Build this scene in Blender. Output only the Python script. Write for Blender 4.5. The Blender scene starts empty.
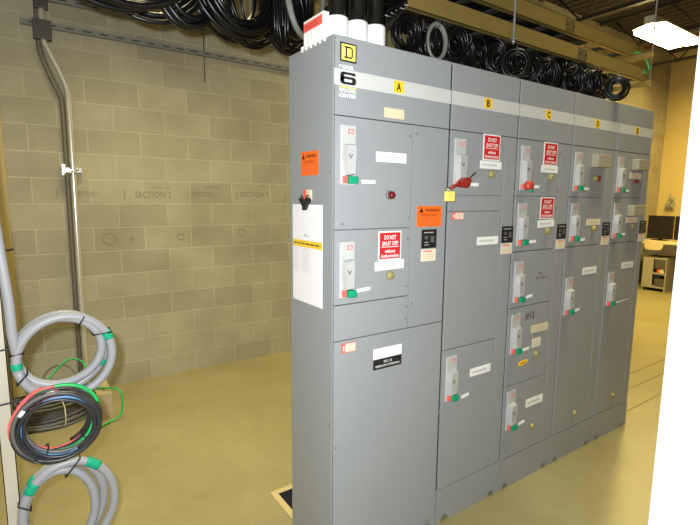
import bpy, bmesh, math, random
from mathutils import Vector, Matrix
random.seed(7)
sc = bpy.context.scene
C = sc.collection
PI = math.pi

# ------------------------------------------------------------------ materials
def new_mat(name):
    m = bpy.data.materials.new(name); m.use_nodes = True
    nt = m.node_tree
    return m, nt, nt.nodes['Principled BSDF']

def paint(name, col, rough=.5, metal=0., noise=.06, scale=9., bump=0., spec=.5):
    """a coat of one colour with a little blotchy variation and roughness change"""
    m, nt, b = new_mat(name)
    tc = nt.nodes.new('ShaderNodeTexCoord'); n = nt.nodes.new('ShaderNodeTexNoise')
    n.inputs['Scale'].default_value = scale; n.inputs['Detail'].default_value = 5
    nt.links.new(tc.outputs['Object'], n.inputs['Vector'])
    mx = nt.nodes.new('ShaderNodeMix'); mx.data_type = 'RGBA'
    mx.inputs[6].default_value = (*[c*(1-noise) for c in col], 1)
    mx.inputs[7].default_value = (*[min(1, c*(1+noise)) for c in col], 1)
    nt.links.new(n.outputs['Fac'], mx.inputs[0]); nt.links.new(mx.outputs[2], b.inputs['Base Color'])
    b.inputs['Roughness'].default_value = rough; b.inputs['Metallic'].default_value = metal
    b.inputs['Specular IOR Level'].default_value = spec
    if bump:
        bp = nt.nodes.new('ShaderNodeBump'); bp.inputs['Strength'].default_value = bump; bp.inputs['Distance'].default_value = .004
        n2 = nt.nodes.new('ShaderNodeTexNoise'); n2.inputs['Scale'].default_value = scale*12
        nt.links.new(tc.outputs['Object'], n2.inputs['Vector'])
        nt.links.new(n2.outputs['Fac'], bp.inputs['Height']); nt.links.new(bp.outputs['Normal'], b.inputs['Normal'])
    return m

def glow(name, col, s):
    m, nt, b = new_mat(name)
    b.inputs['Base Color'].default_value = (*col, 1)
    b.inputs['Emission Color'].default_value = (*col, 1); b.inputs['Emission Strength'].default_value = s
    return m

def block_mat(name, x0, z0, axis='x'):
    m, nt, b = new_mat(name)
    N = nt.nodes.new; L = nt.links.new
    tc = N('ShaderNodeTexCoord'); sep = N('ShaderNodeSeparateXYZ'); L(tc.outputs['Object'], sep.inputs[0])
    ax = N('ShaderNodeMath'); ax.operation = 'SUBTRACT'; L(sep.outputs[0 if axis == 'x' else 1], ax.inputs[0]); ax.inputs[1].default_value = x0
    az = N('ShaderNodeMath'); az.operation = 'SUBTRACT'; L(sep.outputs[2], az.inputs[0]); az.inputs[1].default_value = z0
    cmb = N('ShaderNodeCombineXYZ'); L(ax.outputs[0], cmb.inputs[0]); L(az.outputs[0], cmb.inputs[1])
    br = N('ShaderNodeTexBrick'); L(cmb.outputs[0], br.inputs['Vector'])
    br.offset = .5; br.offset_frequency = 2; br.squash = 1
    br.inputs['Scale'].default_value = 1; br.inputs['Brick Width'].default_value = .4064; br.inputs['Row Height'].default_value = .2032
    br.inputs['Mortar Size'].default_value = .0055; br.inputs['Mortar Smooth'].default_value = .3; br.inputs['Bias'].default_value = 0
    br.inputs['Color1'].default_value = (.415, .378, .265, 1); br.inputs['Color2'].default_value = (.34, .308, .215, 1)
    br.inputs['Mortar'].default_value = (.465, .43, .31, 1)
    ns = N('ShaderNodeTexNoise'); ns.inputs['Scale'].default_value = 2.2; ns.inputs['Detail'].default_value = 6; L(tc.outputs['Object'], ns.inputs['Vector'])
    rp = N('ShaderNodeValToRGB'); rp.color_ramp.elements[0].position = .35; rp.color_ramp.elements[1].position = .7
    rp.color_ramp.elements[0].color = (.86, .84, .80, 1); rp.color_ramp.elements[1].color = (1.10, 1.08, 1.06, 1); L(ns.outputs['Fac'], rp.inputs[0])
    mx = N('ShaderNodeMix'); mx.data_type = 'RGBA'; mx.blend_type = 'MULTIPLY'; mx.inputs[0].default_value = 1
    L(br.outputs['Color'], mx.inputs[6]); L(rp.outputs[0], mx.inputs[7])
    ng = N('ShaderNodeTexNoise'); ng.inputs['Scale'].default_value = 140; ng.inputs['Detail'].default_value = 4; L(tc.outputs['Object'], ng.inputs['Vector'])
    r2 = N('ShaderNodeValToRGB'); r2.color_ramp.elements[0].position = .3; r2.color_ramp.elements[1].position = .65
    r2.color_ramp.elements[0].color = (.86, .86, .86, 1); r2.color_ramp.elements[1].color = (1.03, 1.03, 1.03, 1); L(ng.outputs['Fac'], r2.inputs[0])
    m2 = N('ShaderNodeMix'); m2.data_type = 'RGBA'; m2.blend_type = 'MULTIPLY'; m2.inputs[0].default_value = 1
    L(mx.outputs[2], m2.inputs[6]); L(r2.outputs[0], m2.inputs[7]); L(m2.outputs[2], b.inputs['Base Color'])
    b.inputs['Roughness'].default_value = .75; b.inputs['Specular IOR Level'].default_value = .25
    h = N('ShaderNodeMath'); h.operation = 'MULTIPLY_ADD'; L(br.outputs['Fac'], h.inputs[0]); h.inputs[1].default_value = -1.0; L(ng.outputs['Fac'], h.inputs[2])
    bp = N('ShaderNodeBump'); bp.inputs['Strength'].default_value = .35; bp.inputs['Distance'].default_value = .004
    L(h.outputs[0], bp.inputs['Height']); L(bp.outputs['Normal'], b.inputs['Normal'])
    return m

def floor_mat(name):
    m, nt, b = new_mat(name)
    N = nt.nodes.new; L = nt.links.new
    tc = N('ShaderNodeTexCoord')
    n1 = N('ShaderNodeTexNoise'); n1.inputs['Scale'].default_value = 1.1; n1.inputs['Detail'].default_value = 7; n1.inputs['Distortion'].default_value = .4
    n2 = N('ShaderNodeTexNoise'); n2.inputs['Scale'].default_value = 9; n2.inputs['Detail'].default_value = 6
    n3 = N('ShaderNodeTexNoise'); n3.inputs['Scale'].default_value = 3.4; n3.inputs['Detail'].default_value = 3
    for n in (n1, n2, n3): L(tc.outputs['Object'], n.inputs['Vector'])
    rp = N('ShaderNodeValToRGB'); e = rp.color_ramp.elements
    e[0].position = .3; e[0].color = (.235, .196, .088, 1); e[1].position = .7; e[1].color = (.30, .262, .137, 1)
    L(n1.outputs['Fac'], rp.inputs[0])
    rq = N('ShaderNodeValToRGB'); e = rq.color_ramp.elements
    e[0].position = .25; e[0].color = (.92, .92, .91, 1); e[1].position = .7; e[1].color = (1.03, 1.025, 1.02, 1); L(n2.outputs['Fac'], rq.inputs[0])
    mx = N('ShaderNodeMix'); mx.data_type = 'RGBA'; mx.blend_type = 'MULTIPLY'; mx.inputs[0].default_value = 1
    L(rp.outputs[0], mx.inputs[6]); L(rq.outputs[0], mx.inputs[7])
    st = N('ShaderNodeValToRGB'); e = st.color_ramp.elements            # scattered dark scuffs
    e[0].position = .245; e[0].color = (.5, .46, .40, 1); e[1].position = .29; e[1].color = (1, 1, 1, 1); L(n3.outputs['Fac'], st.inputs[0])
    m2 = N('ShaderNodeMix'); m2.data_type = 'RGBA'; m2.blend_type = 'MULTIPLY'; m2.inputs[0].default_value = .6
    L(mx.outputs[2], m2.inputs[6]); L(st.outputs[0], m2.inputs[7]); L(m2.outputs[2], b.inputs['Base Color'])
    b.inputs['Roughness'].default_value = .42; b.inputs['Specular IOR Level'].default_value = .35
    bp = N('ShaderNodeBump'); bp.inputs['Strength'].default_value = .08; bp.inputs['Distance'].default_value = .01
    L(n2.outputs['Fac'], bp.inputs['Height']); L(bp.outputs['Normal'], b.inputs['Normal'])
    return m

M = dict(
    pipeshade=paint('conduit_shade_side', (.15, .13, .09), .55, metal=.2),
    splice=paint('splice_plate_steel', (.16, .125, .05), .5, metal=.4),
    capred=paint('red_cap', (.50, .05, .03), .35, noise=.1, scale=40),
    grey=paint('cabinet_grey_paint', (.285, .297, .308), .42, noise=.035, scale=4, bump=.05),
    gap=paint('cabinet_inside_dark', (.05, .044, .026), .9, spec=.1),
    stripe=paint('pale_stripe', (.56, .56, .54), .5, noise=.03),
    white=paint('white_label', (.86, .86, .84), .45, noise=.02),
    beige=paint('aged_label', (.70, .58, .38), .5, noise=.05, scale=30),
    cream=paint('cream_label', (.80, .70, .54), .5, noise=.05, scale=30),
    paper=paint('white_paper', (.83, .81, .83), .7, noise=.02),
    yellow=paint('yellow_sticker', (.86, .56, .03), .4, noise=.03),
    emblem=paint('emblem_yellow', (.90, .76, .14), .4, noise=.02),
    orange=paint('orange_sticker', (.88, .145, .012), .45, noise=.04),
    red=paint('red_sign', (.62, .018, .028), .4, noise=.04),
    pinkred=paint('red_tag', (.80, .12, .10), .45, noise=.05),
    black=paint('black_print', (.012, .012, .013), .45),
    ink=paint('dark_ink', (.07, .06, .05), .7),
    faint=paint('faded_print', (.52, .51, .49), .6),
    chalk=paint('faint_pencil', (.22, .19, .12), .8),
    plate=paint('handle_plate_plastic', (.47, .475, .46), .35, noise=.05, scale=40),
    lever=paint('handle_lever_metal', (.50, .50, .495), .3, metal=.2, noise=.08, scale=60),
    green=paint('green_grip', (.0, .30, .145), .35, noise=.05),
    olive=paint('olive_button', (.30, .26, .09), .4, noise=.08, scale=60),
    darkred=paint('dark_red_lens', (.13, .008, .012), .15),
    redplastic=paint('red_lockout_plastic', (.28, .022, .016), .35, noise=.15, scale=60),
    steel=paint('galvanised_steel', (.22, .22, .20), .55, metal=.3, noise=.12, scale=30),
    chrome=paint('bright_steel', (.80, .79, .76), .18, metal=.95),
    conduit=paint('dull_conduit', (.62, .60, .52), .28, metal=.55, noise=.1, scale=20),
    tray=paint('tray_zinc', (.50, .375, .12), .42, metal=.7, noise=.06, scale=8),
    rung=paint('tray_rung_steel', (.028, .027, .024), .6, metal=.2),
    darksteel=paint('dark_steel', (.07, .062, .05), .5, metal=.3),
    rubber=paint('black_cable_jacket', (.0035, .0035, .0035), .3, noise=.2, scale=30, spec=.3),
    greycable=paint('grey_cable_jacket', (.13, .125, .11), .5),
    flex=paint('grey_flexible_conduit', (.27, .27, .285), .45, noise=.05, scale=20),
    tapegreen=paint('green_tape', (.0, .30, .17), .5),
    wgreen=paint('green_wire', (.015, .42, .10), .4), wpink=paint('red_wire', (.72, .13, .12), .4),
    wblue=paint('blue_wire', (.08, .22, .42), .4), wgrey=paint('grey_wire', (.10, .095, .09), .45),
    wblack=paint('black_wire', (.02, .02, .022), .4),
    pvc=paint('white_pvc', (.86, .85, .82), .4, noise=.02),
    pillar=paint('pillar_white_paint', (.66, .685, .74), .5, noise=.015, scale=3),
    tan=paint('tan_paint', (.42, .32, .12), .55, noise=.08, scale=12),
    post=paint('offwhite_post_paint', (.42, .385, .30), .5, noise=.1, scale=14),
    wallpaint=paint('yellowish_wall_paint', (.60, .46, .18), .7, noise=.05, scale=2),
    ceil=paint('dark_ceiling_deck', (.06, .048, .03), .8, noise=.15, scale=2),
    joist=paint('joist_dark_paint', (.035, .028, .02), .6),
    copper=paint('copper_pipe', (.55, .16, .06), .35, metal=.6),
    card=paint('cardboard', (.42, .34, .20), .8, noise=.08, scale=14),
    screen=paint('black_screen', (.008, .008, .012), .25),
    desk=paint('cream_desk_top', (.66, .54, .32), .5, noise=.04), cab=paint('beige_grey_steel', (.36, .33, .24), .5),
    cabdark=paint('dark_shelf_goods', (.09, .08, .055), .7, noise=.3, scale=30),
    lamp=glow('fluorescent_tube_light', (1., .80, .34), 1.0), lampwhite=paint('lamp_housing', (.70, .66, .55), .45),
    floor=floor_mat('worn_tan_concrete'), pit=paint('pit_dark', (.03, .025, .02), .9),
    rim=paint('pit_rim_angle', (.46, .36, .18), .6),
    floorline=paint('floor_line_dark', (.16, .12, .06), .8),
    olivebox=paint('olive_box', (.10, .09, .03), .5),
)
M['block'] = block_mat('concrete_block_wall', -.136, .1886)
M['blockside'] = block_mat('concrete_block_side_wall', 0, .1886, 'y')

# ------------------------------------------------------------------ mesh builder
class Fr:
    """flat frame: u to the right, v up, n out of the surface"""
    def __init__(s, o, u, v): s.o = Vector(o); s.u = Vector(u).normalized(); s.v = Vector(v).normalized(); s.n = s.u.cross(s.v)
    def __call__(s, a, b, c=0.): return s.o + s.u*a + s.v*b + s.n*c
    def at(s, a, b, c=0.): f = Fr(s(a, b, c), s.u, s.v); return f
    def rot(s, ang): f = Fr(s.o, s.u*math.cos(ang)+s.v*math.sin(ang), s.v*math.cos(ang)-s.u*math.sin(ang)); return f
WORLD = Fr((0, 0, 0), (1, 0, 0), (0, 1, 0))
FRONT = Fr((0, .022, 0), (1, 0, 0), (0, 0, 1))       # normal -y : u cross v = x cross z = -y
SIDE = Fr((0, 0, 0), (0, -1, 0), (0, 0, 1))       # normal -x

_txt = {}
def text_geo(s, bold=0.):
    k = (s, bold)
    if k in _txt: return _txt[k]
    cu = bpy.data.curves.new('t', 'FONT'); cu.body = s; cu.align_x = 'CENTER'; cu.resolution_u = 3; cu.offset = bold
    ob = bpy.data.objects.new('t', cu); C.objects.link(ob)
    dg = bpy.context.evaluated_depsgraph_get()
    me = bpy.data.meshes.new_from_object(ob.evaluated_get(dg))
    vs = [v.co.copy() for v in me.vertices]; fs = [tuple(p.vertices) for p in me.polygons]
    bpy.data.objects.remove(ob); bpy.data.curves.remove(cu); bpy.data.meshes.remove(me)
    xs = [v.x for v in vs]; ys = [v.y for v in vs]
    bb = (min(xs), max(xs), min(ys), max(ys))
    _txt[k] = (vs, fs, bb); return _txt[k]

class MB:
    def __init__(s): s.bm = bmesh.new(); s.mats = []
    def mi(s, m):
        if m not in s.mats: s.mats.append(m)
        return s.mats.index(m)
    def face(s, pts, m, smooth=False):
        f = s.bm.faces.new([s.bm.verts.new(p) for p in pts]); f.material_index = s.mi(m); f.smooth = smooth; return f
    def box(s, fr, u0, u1, v0, v1, n0, n1, m, bev=0.):
        i = s.mi(m)
        P = [s.bm.verts.new(fr(u, v, n)) for n in (n0, n1) for v in (v0, v1) for u in (u0, u1)]
        idx = [(0, 2, 3, 1), (4, 5, 7, 6), (0, 1, 5, 4), (2, 6, 7, 3), (0, 4, 6, 2), (1, 3, 7, 5)]
        fs = [s.bm.faces.new([P[k] for k in q]) for q in idx]
        for f in fs: f.material_index = i
        if bev:
            es = list({e for f in fs for e in f.edges})
            r = bmesh.ops.bevel(s.bm, geom=es, offset=bev, segments=2, affect='EDGES', profile=.6)
            for f in r['faces']: f.material_index = i
        return s
    def wbox(s, x0, x1, y0, y1, z0, z1, m, bev=0.): return s.box(WORLD, x0, x1, y0, y1, z0, z1, m, bev)
    def prism(s, fr, pts, n0, n1, m, m_side=None):
        i = s.mi(m); j = s.mi(m_side or m)
        a = [s.bm.verts.new(fr(u, v, n0)) for u, v in pts]; b = [s.bm.verts.new(fr(u, v, n1)) for u, v in pts]
        f = s.bm.faces.new(b); f.material_index = i
        f = s.bm.faces.new(a[::-1]); f.material_index = i
        k = len(pts)
        for q in range(k):
            f = s.bm.faces.new((a[q], a[(q+1) % k], b[(q+1) % k], b[q])); f.material_index = j
        return s
    def lathe(s, fr, prof, m, seg=20, cap=True):
        """prof: (radius, height along n) from the back to the front, around the frame's origin"""
        i = s.mi(m); rings = []
        for r, h in prof:
            rings.append([s.bm.verts.new(fr(r*math.cos(2*PI*k/seg), r*math.sin(2*PI*k/seg), h)) for k in range(seg)])
        for A, B in zip(rings, rings[1:]):
            for k in range(seg):
                f = s.bm.faces.new((A[k], A[(k+1) % seg], B[(k+1) % seg], B[k])); f.material_index = i; f.smooth = True
        if cap:
            f = s.bm.faces.new(rings[-1]); f.material_index = i
            f = s.bm.faces.new(rings[0][::-1]); f.material_index = i
        return s
    def tube(s, path, r, m, seg=8, closed=False, cap=True):
        i = s.mi(m); P = [Vector(p) for p in path]; n = len(P); rings = []
        prev = None
        for k in range(n):
            if closed: t = (P[(k+1) % n]-P[k-1])
            else: t = P[min(k+1, n-1)]-P[max(k-1, 0)]
            t.normalize()
            if prev is None:
                a = Vector((0, 0, 1)) if abs(t.z) < .9 else Vector((1, 0, 0))
                x = t.cross(a).normalized()
            else:
                x = (prev - t*prev.dot(t)).normalized()
            prev = x; y = t.cross(x)
            rr = r[k] if isinstance(r, (list, tuple)) else r
            rings.append([s.bm.verts.new(P[k]+x*rr*math.cos(2*PI*q/seg)+y*rr*math.sin(2*PI*q/seg)) for q in range(seg)])
        R = range(n) if closed else range(n-1)
        for k in R:
            A, B = rings[k], rings[(k+1) % n]
            for q in range(seg):
                f = s.bm.faces.new((A[q], A[(q+1) % seg], B[(q+1) % seg], B[q])); f.material_index = i; f.smooth = True
        if cap and not closed:
            f = s.bm.faces.new(rings[0][::-1]); f.material_index = i
            f = s.bm.faces.new(rings[-1]); f.material_index = i
        return s
    def text(s, fr, body, cu, cv, h, m, w=None, n=.0008, bold=.0):
        vs, fs, (x0, x1, y0, y1) = text_geo(body, bold)
        i = s.mi(m); ky = h/(y1-y0); kx = (w/(x1-x0)) if w else ky
        V = [s.bm.verts.new(fr(cu+(v.x-(x0+x1)/2)*kx, cv+(v.y-(y0+y1)/2)*ky, n)) for v in vs]
        for f in fs:
            try: g = s.bm.faces.new([V[q] for q in f]); g.material_index = i
            except ValueError: pass
        return s
    def lines(s, fr, u0, u1, v0, v1, k, m, n=.0008, seed=1, fill=.45):
        """rows of small illegible print"""
        rg = random.Random(seed); st = (v1-v0)/k
        for q in range(k):
            vc = v1-st*(q+.5); u = u0+rg.uniform(0, .04)*(u1-u0)
            e = u1-rg.uniform(0, .2)*(u1-u0)
            while u < e:
                L = rg.uniform(.06, .16)*(u1-u0)
                a = min(u+L, e)
                s.face([fr(u, vc-st*fill/2, n), fr(a, vc-st*fill/2, n), fr(a, vc+st*fill/2, n), fr(u, vc+st*fill/2, n)], m)
                u = a+.025*(u1-u0)
        return s

def rootloc(o):
    while o.parent: o = o.parent
    return o.location.copy()
def obj(name, mb, parent=None, loc=None):
    me = bpy.data.meshes.new(name)
    L = rootloc(parent) if parent else Vector(loc or (0, 0, 0))
    bmesh.ops.recalc_face_normals(mb.bm, faces=[f for f in mb.bm.faces if len(f.verts) > 2 and any(len(e.link_faces) > 1 for e in f.edges)])
    if L.length: bmesh.ops.translate(mb.bm, verts=mb.bm.verts, vec=-L)
    mb.bm.to_mesh(me); mb.bm.free()
    for m in mb.mats: me.materials.append(M[m])
    o = bpy.data.objects.new(name, me); C.objects.link(o)
    if parent: o.parent = parent
    else: o.location = L
    return o
def tag(o, label, cat, group=None, kind=None):
    o['label'] = label; o['category'] = cat
    if group: o['group'] = group
    if kind: o['kind'] = kind
    return o
def thing(name, loc, label, cat, group=None):
    o = bpy.data.objects.new(name, None); C.objects.link(o); o.location = loc; o.empty_display_size = .1
    return tag(o, label, cat, group)
def struct(name, mb, loc=None):
    o = obj(name, mb, None, loc); o['kind'] = 'structure'; return o

# ------------------------------------------------------------------ camera
cam = bpy.data.cameras.new('camera'); co = bpy.data.objects.new('camera', cam); C.objects.link(co)
R = Matrix(((0.823933207902358, 0.06938506914942781, -0.5624231334990218),
            (-0.5666038261960087, 0.11786321775885467, -0.8155172383460523),
            (0.009704280281021369, 0.9906028336718292, 0.13642526476268776)))
co.matrix_world = Matrix.Translation((-1.00237, -1.57649, 1.67936)) @ R.to_4x4()
cam.sensor_width = 36; cam.lens = 36*469.06/700; cam.clip_start = .05
sc.camera = co

# ------------------------------------------------------------------ room shell
X0, X1, Y0, W, ZC = -3.2, 9.87, -5.2, 2.907, 4.6
hx0, hx1, hy0, hy1 = .075, .62, .39, .685            # trench in the floor behind the cabinets
f = MB()
xs = [X0, hx0, hx1, X1]; ys = [Y0, hy0, hy1, W]
for i in range(3):
    for j in range(3):
        if i == 1 and j == 1: continue
        f.face([(xs[i], ys[j], 0), (xs[i+1], ys[j], 0), (xs[i+1], ys[j+1], 0), (xs[i], ys[j+1], 0)], 'floor')
for a, b in (((hx0, hy0), (hx1, hy0)), ((hx1, hy0), (hx1, hy1)), ((hx1, hy1), (hx0, hy1)), ((hx0, hy1), (hx0, hy0))):
    f.face([(a[0], a[1], 0), (b[0], b[1], 0), (b[0], b[1], -.45), (a[0], a[1], -.45)], 'pit')
f.face([(hx0, hy0, -.45), (hx1, hy0, -.45), (hx1, hy1, -.45), (hx0, hy1, -.45)], 'pit')
floor = struct('floor', f)
r = MB(); r.wbox(hx0-.035, hx0, hy0, hy1+.035, 0, .004, 'rim'); r.wbox(hx0, hx1, hy1, hy1+.035, 0, .004, 'rim')
obj('trench_rim', r, floor)
for y in (.10, .31, .49):
    j = MB(); j.wbox(2.75, 7.5, y-.004, y+.004, 0, .0012, 'floorline'); obj('floor_line', j, floor)  # thin dark lines along the floor

wb = MB(); wb.wbox(X0-.2, X1+.2, W, W+.2, 0, ZC, 'block'); wall_back = struct('wall_back', wb)
w = MB(); w.wbox(X1, X1+.2, Y0, W, 0, ZC, 'wallpaint'); struct('wall_right', w)
w = MB(); w.wbox(X0-.2, X0, Y0, W, 0, ZC, 'blockside'); struct('wall_left', w)
w = MB(); w.wbox(X0-.2, X1+.2, Y0-.2, Y0, 0, ZC, 'block'); struct('wall_front', w)
# corrugated roof deck
c = MB()
pr = []; x = X0-.2; k = 0
while x < X1+.2:
    pr += [(x, ZC), (x+.06, ZC), (x+.08, ZC+.05), (x+.16, ZC+.05)]; x += .18
for (xa, za), (xb, zb) in zip(pr, pr[1:]):
    c.face([(xa, Y0-.2, za), (xb, Y0-.2, zb), (xb, W+.2, zb), (xa, W+.2, za)], 'ceil')
c.wbox(X0-.2, X1+.2, Y0-.2, W+.2, ZC+.06, ZC+.12, 'ceil')
struct('ceiling', c)
# white pillar close to the camera at the right
px, py = .627, -.968
p = MB(); p.wbox(px, px+.45, py-.6, py, 0, ZC, 'pillar', .006)
pil = struct('trim_1', p)
s = MB()
fr = Fr((px, py, 0), (0, -1, 0), (0, 0, 1))
s.prism(fr, [(.012, 1.128), (.020, 1.120), (.030, 1.124), (.036, 1.116), (.028, 1.112), (.022, 1.105), (.016, 1.115)], -.001, .0006, 'beige'); obj('stain', s, pil)
# tan board standing on the wall at the far left
t = MB(); t.wbox(-1.185, -1.105, W-.03, W, 0, ZC, 'tan', .004); struct('trim_2', t)

# pencilled writing on the block wall
WF = Fr((0, W, 0), (1, 0, 0), (0, 0, 1))
def wall_text(body, x, z, h, w, m='chalk'):
    t = MB(); t.text(WF, body, x, z, h, m, w, .0012); obj('wall_writing', t, wall_back)
wall_text('SECTION 1', -.57, 1.69, .045, .16)
wall_text('SECTION 2', -.05, 1.69, .055, .30); wall_text('MCC #2', .02, 1.752, .022, .15)
wall_text('SECTION 3', .405, 1.70, .045, .24); wall_text('MCC #3', .48, 1.765, .022, .16)
wall_text('SECTION 4', .91, 1.704, .052, .30); wall_text('MCC #4', 1.055, 1.782, .022, .18)
for x in (-.787, -.288, .253, .728, 1.253):
    t = MB(); t.box(WF, x-.003, x+.003, 1.65, 1.73, 0, .0012, 'chalk'); obj('wall_mark', t, wall_back)
for x, z, r_ in ((-.424, 1.311, .05), (-.246, 1.302, .012), (.175, 1.308, .03), (.761, 1.331, .035)):
    t = MB(); t.tube([WF(x+r_*math.cos(a*PI/10), z+r_*math.sin(a*PI/10), .0005) for a in range(20)], .0025, 'chalk', 5, closed=True); obj('wall_mark', t, wall_back)

# ------------------------------------------------------------------ cabinet sections (motor control centre)
H, D = 2.290, .371
SX = [0., .640, 1.1435, 1.6535, 2.158, 2.640]
NAME = 'ABCDE'
LAB = ['grey control cabinet section A, widest, at the left end with yellow square emblem',
       'grey control cabinet section B, with red lockout on its top handle, right of A',
       'grey control cabinet section C, with five handles in one column',
       'grey control cabinet section D, between C and E, one small box on top door',
       'grey control cabinet section E, at the right end of the row']
PF = -.022                                        # face of the doors
F = FRONT.at(0, 0, -PF)                           # frame lying on the door faces (n out of the face)

def seg_panel(x0, x1, z0, z1, t=.020, g=.0022, bev=.0012):
    gl = .0085 if any(abs(x0-q) < 1e-6 for q in SX) else g; gr = .0085 if any(abs(x1-q) < 1e-6 for q in SX) else g
    m = MB(); m.box(FRONT, x0+gl, x1-gr, z0+g, z1-g, .002, .002+t, 'grey', bev); return m

def add_handle(door, x, zt, knob=True, depth=.034):
    """disconnect operator: plate, lever, red and green ends; x = left edge, zt = top"""
    w, h = .074, .232
    m = MB(); m.box(F, x, x+w, zt-h, zt, 0, .008, 'plate', .003)
    fr = F.at(x+w*.64, zt-.024, .009)
    m.box(fr, -.013, .013, .006, .009, 0, .001, 'pinkred'); m.box(fr, -.013, .013, -.009, -.006, 0, .001, 'pinkred')
    m.box(fr, -.013, -.010, -.006, .006, 0, .001, 'pinkred'); m.box(fr, .010, .013, -.006, .006, 0, .001, 'pinkred')
    obj('operator_plate', m, door)
    m = MB()                                       # tapered lever housing standing off the plate
    a = [(.010, -.075), (.062, -.070), (.066, -.100), (.060, -.195), (.014, -.200), (.006, -.120)]
    pts0 = [(x+u, zt+v) for u, v in a]
    i = m.mi('lever')
    A = [m.bm.verts.new(F(u, v, .008)) for u, v in pts0]
    cx = x+.036; cz = zt-.135
    B = [m.bm.verts.new(F(cx+(u-cx)*.80, cz+(v-cz)*.90, depth)) for u, v in pts0]
    k = len(A)
    m.bm.faces.new(B).material_index = i
    for q in range(k): m.bm.faces.new((A[q], A[(q+1) % k], B[(q+1) % k], B[q])).material_index = i
    m.tube([F(x+.020, zt-.112, depth+.001), F(x+.030, zt-.130, depth+.001), F(x+.038, zt-.116, depth+.001)], .002, 'ink', 5)
    obj('lever', m, door)
    m = MB(); m.box(F, x+.010, x+.024, zt-.226, zt-.198, .008, depth-.010, 'pinkred', .002); obj('red_end', m, door)
    m = MB(); m.box(F, x+.026, x+.066, zt-.228, zt-.198, .008, depth+.004, 'green', .005); obj('green_grip', m, door)

def add_plate(door, x0, x1, z0, z1, mat='white', name='nameplate', txt=None, rows=2, tilt=0., seed=1, ink='faint'):
    m = MB(); fr = F.at((x0+x1)/2, (z0+z1)/2).rot(tilt); a = (x1-x0)/2; b = (z1-z0)/2
    m.box(fr, -a, a, -b, b, 0, .0022, mat)
    if rows: m.lines(fr, -a*.8, a*.8, -b*.75, b*.75, rows, ink, .003, seed, .3)
    return obj(name, m, door)

def add_button(door, x, z, mat='olive', r=.019):
    fr = F.at(x, z); m = MB()
    m.lathe(fr, [(r, 0), (r, .008), (r*.8, .011)], mat if mat != 'darkred' else 'steel', 18)
    m.lathe(fr, [(r*.78, .0), (r*.78, .016), (r*.45, .020)] if mat != 'darkred' else [(r*.85, 0), (r*.85, .024), (r*.5, .032)], mat, 18)
    obj('push_button' if mat != 'darkred' else 'pilot_light', m, door)

def add_screw(door, x, z):
    m = MB(); m.lathe(F.at(x, z), [(.0055, 0), (.0055, .002), (.003, .0035)], 'steel', 10); obj('screw', m, door)

def add_sign(door, xc, zc, w=.127, h=.127):
    m = MB(); fr = F.at(xc, zc); a, b = w/2, h/2
    m.box(fr, -a, a, -b, b, 0, .002, 'white')
    m.box(fr, -a+.006, a-.006, -b+.007, b-.006, .002, .003, 'red')
    n = .0036
    m.text(fr, 'DO NOT', 0, b*.58, h*.15, 'white', w*.52, n, .02)
    m.text(fr, 'SHUT OFF', 0, b*.16, h*.15, 'white', w*.70, n, .02)
    m.box(fr, -a*.75, a*.75, -b*.09, -b*.05, .003, n, 'white')
    m.text(fr, 'without', 0, -b*.36, h*.12, 'white', w*.46, n, .02)
    m.text(fr, 'Authorization', 0, -b*.68, h*.12, 'white', w*.80, n, .015)
    o = obj('warning_sign', m, door); o['label'] = 'red and white do not shut off sign'

def add_box(door, x0, x1, z0, z1, dep=.045):
    m = MB(); m.box(F, x0, x1, z0, z1, 0, dep, 'cab', .004); m.box(F, x0+.045, x0+.06, z1-.016, z1-.008, dep, dep+.001, 'pinkred')
    obj('control_box', m, door)

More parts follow.
